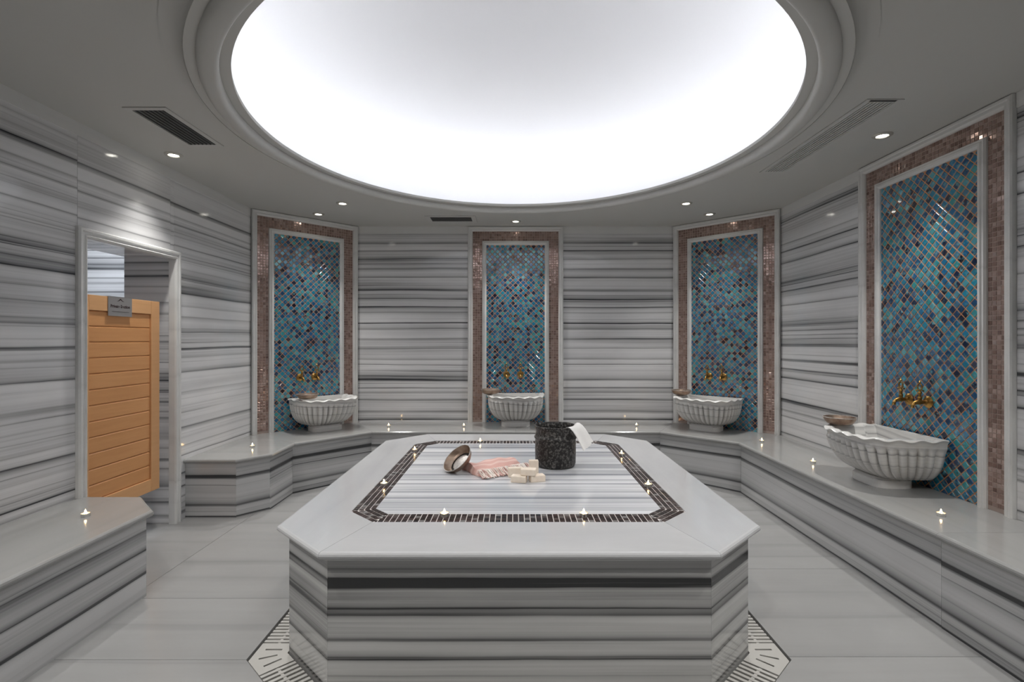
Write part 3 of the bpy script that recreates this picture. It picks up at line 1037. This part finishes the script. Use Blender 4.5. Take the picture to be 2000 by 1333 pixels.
def local(o, rz, x, y, z):
    c, s = math.cos(rz), math.sin(rz)
    return (o[0] + c * x - s * y, o[1] + s * x + c * y, o[2] + z)
NICHES = [
    ('left corner', (-(WX + XD) / 2, (YD + YB) / 2, HB), R(45), 1.070, 0, 0.085),
    ('back wall', (0.0, YB + 0.004, HB), 0.0, 1.030, 0, 0.0),
    ('right corner', ((WX + XD) / 2, (YD + YB) / 2, HB), R(-45), 1.070, 0, -0.088),
    ('right wall', (WX + 0.004, (NR0 + NR1) / 2, HB), R(-90), NR1 - NR0 - .002, 2, -0.09),
]
DESC = {'left corner': 'in the left back corner', 'back wall': 'in the middle of the back wall',
        'right corner': 'in the right back corner', 'right wall': 'on the right wall nearest the camera'}
BOWLPOS = {'left corner': (-0.205, -0.275), 'back wall': (-0.265, -0.20), 'right corner': (-0.265, -0.20), 'right wall': (-0.235, -0.315)}
TAPX = {'left corner': -0.095, 'back wall': -0.023, 'right corner': 0.02, 'right wall': 0.05}
for nm, loc, rz, W, near, sx in NICHES:
    niche('mosaic_panel', 'blue diamond mosaic panel in copper tile border ' + DESC[nm], loc, rz, W, near)
    b = thing('wash_basin', 'white marble fluted shell basin with wavy rim ' + DESC[nm], 'basin', local(loc, rz, sx, -0.036, 0), rz, 'marble shell basins')
    put('bowl', BAS, b)
    put('foot', FOOT, b)
    for k, dx in enumerate((-0.075, 0.075)):
        wtap('%s brass tap of the pair above the basin %s' % (('left', 'right')[k], DESC[nm]), local(loc, rz, sx + dx + TAPX[nm], -0.008, 0.515), rz, 'brass wall taps')
    bpx, bpy_ = BOWLPOS[nm]
    bath_bowl('metal bath bowl on the rim of the basin ' + DESC[nm], local(loc, rz, sx + bpx, bpy_, 0.318 + 0.008), (0, 0, rz))

# ------------------------------------------------------------------ doorway: trim, half door, sign
tr = struct(obj('trim_2', *frame_u(0.880, 1.968, [(0.0, -0.01), (0.0, 0.018), (0.008, 0.028), (0.020, 0.028), (0.026, 0.020), (0.040, 0.020), (0.046, 0.028), (0.054, 0.024), (0.058, 0.012), (0.058, -0.03), (0.04, -0.03)]),
            'trim', None, uv=(0, 0, False), loc=(LX, 3.305, 0), rot=(0, 0, R(90))))
door = thing('saloon_door', 'orange wooden half height door with horizontal boards in the doorway', 'door', (-2.535, 2.926, 0))
DW, Z0, Z1 = 0.68, 0.285, 1.597
for y0 in (0.0, DW - 0.082):
    box('stile', -0.02, 0.02, y0, y0 + 0.082, Z0, Z1, 'wood_frame', door, bevel=0.003)
box('rail', -0.0195, 0.0195, 0.082, DW - .082, Z1 - 0.092, Z1, 'wood_frame', door, bevel=0.003)
box('rail', -0.0195, 0.0195, 0.082, DW - .082, Z0, Z0 + 0.085, 'wood_frame', door, bevel=0.003)
nbrd = 12
zb0, zb1 = Z0 + 0.085, Z1 - 0.092
bh = (zb1 - zb0) / nbrd
BRD = mk_mesh('board', boxv(-0.011, 0.011, 0.0, DW - .164, 0.0012, bh - 0.0012), BOXF, 'wood')
bm = bmesh.new(); bm.from_mesh(BRD)
bmesh.ops.bevel(bm, geom=list(bm.edges), offset=0.005, segments=1, affect='EDGES')
bm.to_mesh(BRD); bm.free()
for k in range(nbrd):
    put('board', BRD, door, (0, 0.082, zb0 + k * bh))
box('backing', -0.006, 0.004, 0.075, DW - .075, zb0 - .01, zb1 + .01, 'wood', door)
for zz in (Z0 + .15, Z1 - .15):
    box('hinge', -0.012, 0.012, -0.014, 0.002, zz - .04, zz + .04, 'alu', door)
sg = thing('door_sign', 'grey metal sign with dark lettering hooked over the wooden door', 'sign', (-2.5145, 3.145, 1.478))
sp_ = box('plate', 0.0, 0.003, 0.0, 0.196, 0.0, 0.122, 'steel', sg, bevel=0.0008)
box('hook', -0.046, 0.003, 0.0, 0.196, 0.1195, 0.1225, 'steel', sg)
def text_mesh(s, size):
    cu = bpy.data.curves.new('t', 'FONT')
    cu.body = s
    cu.size = size
    cu.align_x = 'CENTER'
    cu.extrude = 0.0003
    cu.offset = 0.0007
    tmp = bpy.data.objects.new('tmp', cu)
    COL.objects.link(tmp)
    dg = bpy.context.evaluated_depsgraph_get()
    me = bpy.data.meshes.new_from_object(tmp.evaluated_get(dg))
    bpy.data.objects.remove(tmp)
    me.materials.clear()
    me.materials.append(M['ink'])
    return me
put('lettering', text_mesh('Private Section', 0.0265), sp_, (0.0034, 0.098, 0.053), (R(90), 0, R(90)))
v = [(0.0034, y, z) for y, z in ((0.066, 0.094), (0.082, 0.099), (0.098, 0.112), (0.112, 0.100), (0.130, 0.093), (0.112, 0.095), (0.098, 0.103), (0.084, 0.095))]
v2 = [(0.0038, y, z) for _, y, z in v]
obj('emblem', *loft([v, v2]), 'ink', sp_)
box('rule', 0.003, 0.0036, 0.03, 0.170, 0.027, 0.029, 'ink', sp_)

# ------------------------------------------------------------------ ceiling fittings
RINGM = mk_mesh('ring', *lathe([(0.054, 0.0), (0.054, -0.004), (0.050, -0.008), (0.034, -0.009), (0.030, -0.004), (0.030, 0.0)], 32), 'lampring', True)
LENSM = mk_mesh('lens', *lathe([(0.030, -0.003), (0.020, -0.007), (0.0, -0.008)], 24), 'lens', True)
DL = [((-2.269, 3.384), 'over the doorway on the left'), ((2.183, 3.062), 'above the right wall basin'),
      ((-1.919, 4.98), 'close to the left corner mosaic'), ((-1.554, 4.588), 'left of centre, nearer the dome edge'),
      ((0.0, 5.28), 'above the back wall mosaic'), ((1.524, 4.588), 'right of centre, nearer the dome edge'), ((1.885, 4.98), 'close to the right corner mosaic'),
      ((-1.919, 0.99), 'added as unseen fill behind the camera on the left'), ((-1.554, 1.386), 'added as unseen fill above the near left bench'), ((0.0, 0.69), 'added as unseen fill behind the camera in the middle'),  # unseen lamps mirrored from the visible ones, added to brighten the room
      ((1.554, 1.386), 'added as unseen fill above the near right bench'), ((1.919, 0.99), 'added as unseen fill behind the camera on the right')]
for (x, y), ds in DL:
    t = thing('downlight', 'small round recessed ceiling spotlight ' + ds, 'spotlight', (x, y, ZC), group='recessed ceiling spotlights')
    put('ring', RINGM, t)
    put('lens', LENSM, t)
    ld = bpy.data.lights.new('downlight_beam', 'SPOT')
    ld.energy = SPOT_POWER
    ld.color = (1.0, 0.975, 0.93)
    ld.spot_size = R(104)
    ld.spot_blend = 1.0
    ld.shadow_soft_size = 0.04
    lo = bpy.data.objects.new('downlight_beam', ld)
    COL.objects.link(lo)
    lo.parent = t
    lo.location = (0, 0, -0.02)
    # the lamps are tilted towards the middle of the room
    aim = Vector((x * 0.67, EY + (y - EY) * 0.67, 0.0)) - Vector((x, y, ZC))
    lo.rotation_euler = aim.to_track_quat('-Z', 'Y').to_euler()

def vent(label, x0, x1, y0, y1, along, n_, slat_mat, border, dark='duct', fill=0.45):
    t = thing('air_vent', label, 'air vent', ((x0 + x1) / 2, (y0 + y1) / 2, ZC), group='ceiling air vents')
    hx, hy = (x1 - x0) / 2, (y1 - y0) / 2
    b = border
    fv = join((boxv(-hx, hx, -hy, -hy + b, -0.006, 0.0), BOXF), (boxv(-hx, hx, hy - b, hy, -0.006, 0.0), BOXF),
              (boxv(-hx, -hx + b, -hy + b, hy - b, -0.006, 0.0), BOXF), (boxv(hx - b, hx, -hy + b, hy - b, -0.006, 0.0), BOXF))
    obj('frame', *fv, 'vent', t)
    box('duct', -hx + b, hx - b, -hy + b, hy - b, -0.0015, -0.0005, dark, t)
    if along == 'y':
        w = (2 * hx - 2 * b) / n_
        for k in range(n_):
            xx = -hx + b + w * (k + .5)
            box('slat', xx - w * fill / 2, xx + w * fill / 2, -hy + b, hy - b, -0.007, -0.0015, slat_mat, t)
    else:
        w = (2 * hy - 2 * b) / n_
        for k in range(n_):
            yy = -hy + b + w * (k + .5)
            box('slat', -hx + b, hx - b, yy - w * fill / 2, yy + w * fill / 2, -0.007, -0.0015, slat_mat, t)
vent('dark slatted ceiling vent on the left near the doorway', -2.08, -1.85, 2.69, 3.23, 'y', 7, 'ventdark', 0.03, fill=0.3)
vent('long pale slatted ceiling vent on the right', 1.775, 1.965, 2.60, 3.74, 'y', 7, 'vent', 0.028, dark='duct', fill=0.55)
box('end_shade', -0.075, 0.06, -0.566, -0.552, -0.0075, -0.001, 'duct', [o for o in bpy.data.objects if o.get('label') == 'long pale slatted ceiling vent on the right'][0])  # black strip on the frame, painted as the shaded near end of the recess
vent('short dark ceiling vent near the back wall', -0.90, -0.40, 5.05, 5.32, 'x', 4, 'ventdark', 0.045, fill=0.35)

# ------------------------------------------------------------------ tealights
CUP = mk_mesh('cup', *lathe([(0.0, 0.0), (0.0185, 0.0), (0.0192, 0.004), (0.0192, 0.015), (0.0198, 0.016), (0.0186, 0.016), (0.0180, 0.011)], 24), 'alu', True)
WAX = mk_mesh('wax', *lathe([(0.0178, 0.002), (0.0182, 0.0122), (0.012, 0.0115), (0.0, 0.0115)], 20), 'wax', True)
WICK = mk_mesh('wick', *tube([(0, 0, .011), (.0005, 0, .015), (.001, 0, .018)], .0007, 6), 'wick')
FLM = mk_mesh('flame', *lathe([(0.0, 0.0145), (0.0030, 0.0165), (0.0048, 0.0200), (0.0044, 0.0240), (0.0028, 0.0285), (0.0012, 0.0325), (0.0, 0.036)], 12), 'flame', True)
CB = [((-2.179, 2.58), 'on the short bench by the doorway'), ((-2.183, 4.238), 'on the bench end behind the doorway'), ((-1.299, 5.235), 'on the back bench beside the left corner basin'),
      ((-0.53, 5.235), 'on the back bench just left of the middle basin'), ((1.242, 5.266), 'on the back bench left of the right corner basin'),
      ((2.136, 4.45), 'on the right bench nearest the right corner basin'), ((2.138, 3.693), 'on the right bench just behind the right wall basin'), ((2.138, 2.587), 'on the right bench in front of the right wall basin')]
CTB = [((-0.277, 3.915), 'on the far edge of the table mosaic'), ((-0.719, 3.61), 'far end of the left side of the table mosaic'), ((-0.721, 2.761), 'near end of the left side of the table mosaic'),
       ((-0.33, 2.281), 'left one on the front edge of the table mosaic'), ((0.291, 2.281), 'right one on the front edge of the table mosaic'), ((0.699, 2.742), 'near end of the right side of the table mosaic'), ((0.713, 3.482), 'far end of the right side of the table mosaic')]
for lst, z, g in ((CB, HB, 'tealights on the benches'), (CTB, HT, 'tealights on the table')):
    for (x, y), ds in lst:
        t = thing('tealight', 'small lit tealight candle, ' + ds, 'candle', (x, y, z), random.random() * 6, g)
        put('cup', CUP, t)
        wx = put('wax', WAX, t)
        put('wick', WICK, wx)
        put('flame', FLM, t)

# ------------------------------------------------------------------ things on the table
pot = thing('bath_pail', 'dark hammered cylindrical pail standing on the marble platform', 'pail', (0.240, 3.205, HT))
pr = [(0.0, 0.0), (0.108, 0.0), (0.120, 0.006), (0.126, 0.022), (0.1275, 0.10), (0.1265, 0.168)]
obj('body', *lathe(pr, 56), 'pot', pot, True)
pr = [(0.1265, 0.168), (0.131, 0.174), (0.133, 0.180), (0.130, 0.186), (0.125, 0.190), (0.122, 0.205), (0.124, 0.222), (0.129, 0.236), (0.1315, 0.246), (0.130, 0.253), (0.126, 0.254),
      (0.121, 0.245), (0.116, 0.215), (0.118, 0.18), (0.118, 0.04), (0.09, 0.022), (0.0, 0.022)]
obj('neck', *lathe(pr, 56), 'pot', pot, True)
pts = [(-0.118 + 0.012 * math.cos(a), 0.03, 0.256 + 0.014 * math.sin(a)) for a in [PI * i / 10 for i in range(11)]]
obj('lug', *tube(pts, 0.004, 8), 'pot', pot, True)
def drape():
    """stiff white cloth hung over the rim"""
    phi = R(-32)
    o = Vector((math.cos(phi), math.sin(phi), 0))
    w = Vector((-math.sin(phi), math.cos(phi), 0))
    path = [(-0.030, 0.222), (-0.014, 0.243), (-0.004, 0.2585), (0.004, 0.263), (0.016, 0.261), (0.034, 0.245), (0.050, 0.222), (0.064, 0.195), (0.078, 0.166), (0.090, 0.142)]
    NW = 12
    top, bot = [], []
    for i, (d, z) in enumerate(path):
        for j in range(NW + 1):
            q = j / NW - 0.5
            t = i / (len(path) - 1)
            r = 0.129 + d
            curve = -0.045 * (q * 2) ** 2 * (1 - t) * 0.6
            p = o * (r + curve + 0.006 * math.sin(q * 9 + 1) * t) + w * (q * (0.125 + 0.03 * t) + 0.02 * t) + Vector((0, 0, z + 0.030 * t * q + 0.004 * math.sin(q * 7) * t))
            top.append(tuple(p))
            bot.append(tuple(p + o * -0.0035 * (0.4 + t) + Vector((0, 0, -0.0025))))
    n = len(top)
    V = top + bot
    F = []
    C = NW + 1
    for i in range(len(path) - 1):
        for j in range(NW):
            a = i * C + j
            F.append((a, a + 1, a + C + 1, a + C))
            F.append((n + a, n + a + C, n + a + C + 1, n + a + 1))
    for i in range(len(path) - 1):
        for j in (0, NW):
            a = i * C + j
            F.append((a, a + C, n + a + C, n + a))
    for j in range(NW):
        for i in (0, len(path) - 1):
            a = i * C + j
            F.append((a, n + a, n + a + 1, a + 1))
    return V, F
o = obj('hand_towel', *drape(), 'towel_white', None, True, loc=(0.240, 3.205, HT))
tag(o, 'small white cloth draped over the rim of the dark pail', 'towel')

# folded pink towel with a fringe
tw = thing('folded_towel', 'folded pink striped bath towel with a knotted fringe beside the bowl', 'towel', (-0.135, 3.11, HT), R(34))
def folded():
    L, D, hgt = 0.34, 0.20, 0.034
    NX, NY = 26, 20
    prof = []
    for i in range(NY + 1):
        q = i / NY
        y = -D / 2 + D * q
        z = 0.010 + hgt * (1 - (1 - min(1.0, q * 1.6)) ** 2.2) * (1.0 if q < .85 else math.sqrt(max(0.02, 1 - ((q - .85) / .15) ** 2)))
        prof.append((y, z))
    V, F = [], []
    for i in range(NX + 1):
        x = -L / 2 + L * i / NX
        for k, (y, z) in enumerate(prof):
            w = 0.004 * math.sin(x * 30 + y * 10) + 0.003 * math.sin(x * 55 - y * 40)
            e = min(1.0, (L / 2 - abs(x)) / 0.012 + 0.35)
            V.append((x + 0.006 * math.sin(y * 40), y + 0.007 * math.sin(x * 18), max(0.004, (z + w) * e)))
    C = NY + 1
    for i in range(NX):
        for k in range(NY):
            a = i * C + k
            F.append((a, a + C, a + C + 1, a + 1))
    n = len(V)
    V += [(x, y, 0.0008) for x, y, z in V]
    for i in range(NX):
        for k in range(NY):
            a = n + i * C + k
            F.append((a, a + 1, a + C + 1, a + C))
    for i in range(NX):
        for k in (0, NY):
            a = i * C + k
            F.append((a, a + C, n + a + C, n + a))
    for k in range(NY):
        for i in (0, NX):
            a = i * C + k
            F.append((a, a + 1, n + a + 1, n + a))
    return V, F
obj('cloth', *folded(), 'pink', tw, True)
V, F, T = [], [], []
for layer in range(3):
    for i in range(58):
        x = -0.172 + 0.344 * (i + random.random() * .8) / 58
        ln = 0.045 + random.random() * 0.028
        dx = random.gauss(0, 0.008)
        z0 = 0.014 + layer * 0.007
        pts = [(x, -0.088, z0 + .006), (x + dx * .3, -0.105, z0 + .007), (x + dx * .7, -0.105 - ln * .5, z0 * .6 + random.random() * .006), (x + dx, -0.105 - ln, 0.004 + random.random() * .007)]
        v, f = tube(pts, [.0022, .0028, .0022, .0028], 5)
        o_ = len(V)
        V += v
        F += [tuple(q + o_ for q in g) for g in f]
        T += [random.random()] * len(f)
me = mk_mesh('fringe', V, F, 'fringe', True)
at = me.attributes.new('tone', 'FLOAT', 'FACE')
at.data.foreach_set('value', T)
fo = put('fringe', me, tw)
fo['kind'] = 'stuff'

# tilted bowl leaning on the towel
bath_bowl('metal bath bowl tipped on its side against the pink towel', (-0.315, 3.06, HT + 0.045), s=1.0)
tb = bpy.data.objects[[o.name for o in bpy.data.objects if o.get('label', '').startswith('metal bath bowl tipped')][0]]
axis = Vector((-0.55, -0.40, 0.73)).normalized()
tb.rotation_euler = axis.to_track_quat('Z', 'Y').to_euler()
c0 = Vector((-0.345, 3.045, 0))
# lowest point of the rim / shell rests on the inlay
def low():
    m = tb.rotation_euler.to_matrix()
    return min((m @ Vector(vv.co)).z for vv in BOWL.vertices)
tb.location = (-0.335, 3.075, HT - low() + 0.0005)

# soap bars
def soap_mesh():
    me = mk_mesh('soap_bar', boxv(-.0425, .0425, -.0275, .0275, 0, .036), BOXF, 'soap')
    bm = bmesh.new(); bm.from_mesh(me)
    bmesh.ops.bevel(bm, geom=list(bm.edges), offset=0.005, segments=2, affect='EDGES', profile=.6)
    bm.to_mesh(me); bm.free()
    return me
SOAP = soap_mesh()
SO = [((0.009, 2.835, 0.0), (0, 0, R(-14)), 'bottom left bar of the small soap stack'), ((0.108, 2.85, 0.0), (0, 0, R(16)), 'bottom right bar of the small soap stack'),
      ((0.061, 2.842, 0.0362), (0, 0, R(-8)), 'top bar of the small soap stack'),
      ((-0.014, 2.955, 0.0275), (R(90), 0, R(10)), 'standing on its edge behind the left of the stack'), ((0.094, 3.005, 0.0425), (R(90), R(90), R(4)), 'standing upright behind the stack by the dark pail')]
for (x, y, z), rot, ds in SO:
    o = put('soap_bar', SOAP, None, (x, y, HT + z), rot)
    tag(o, 'cream coloured soap bar, ' + ds, 'soap', 'soap bars on the platform')
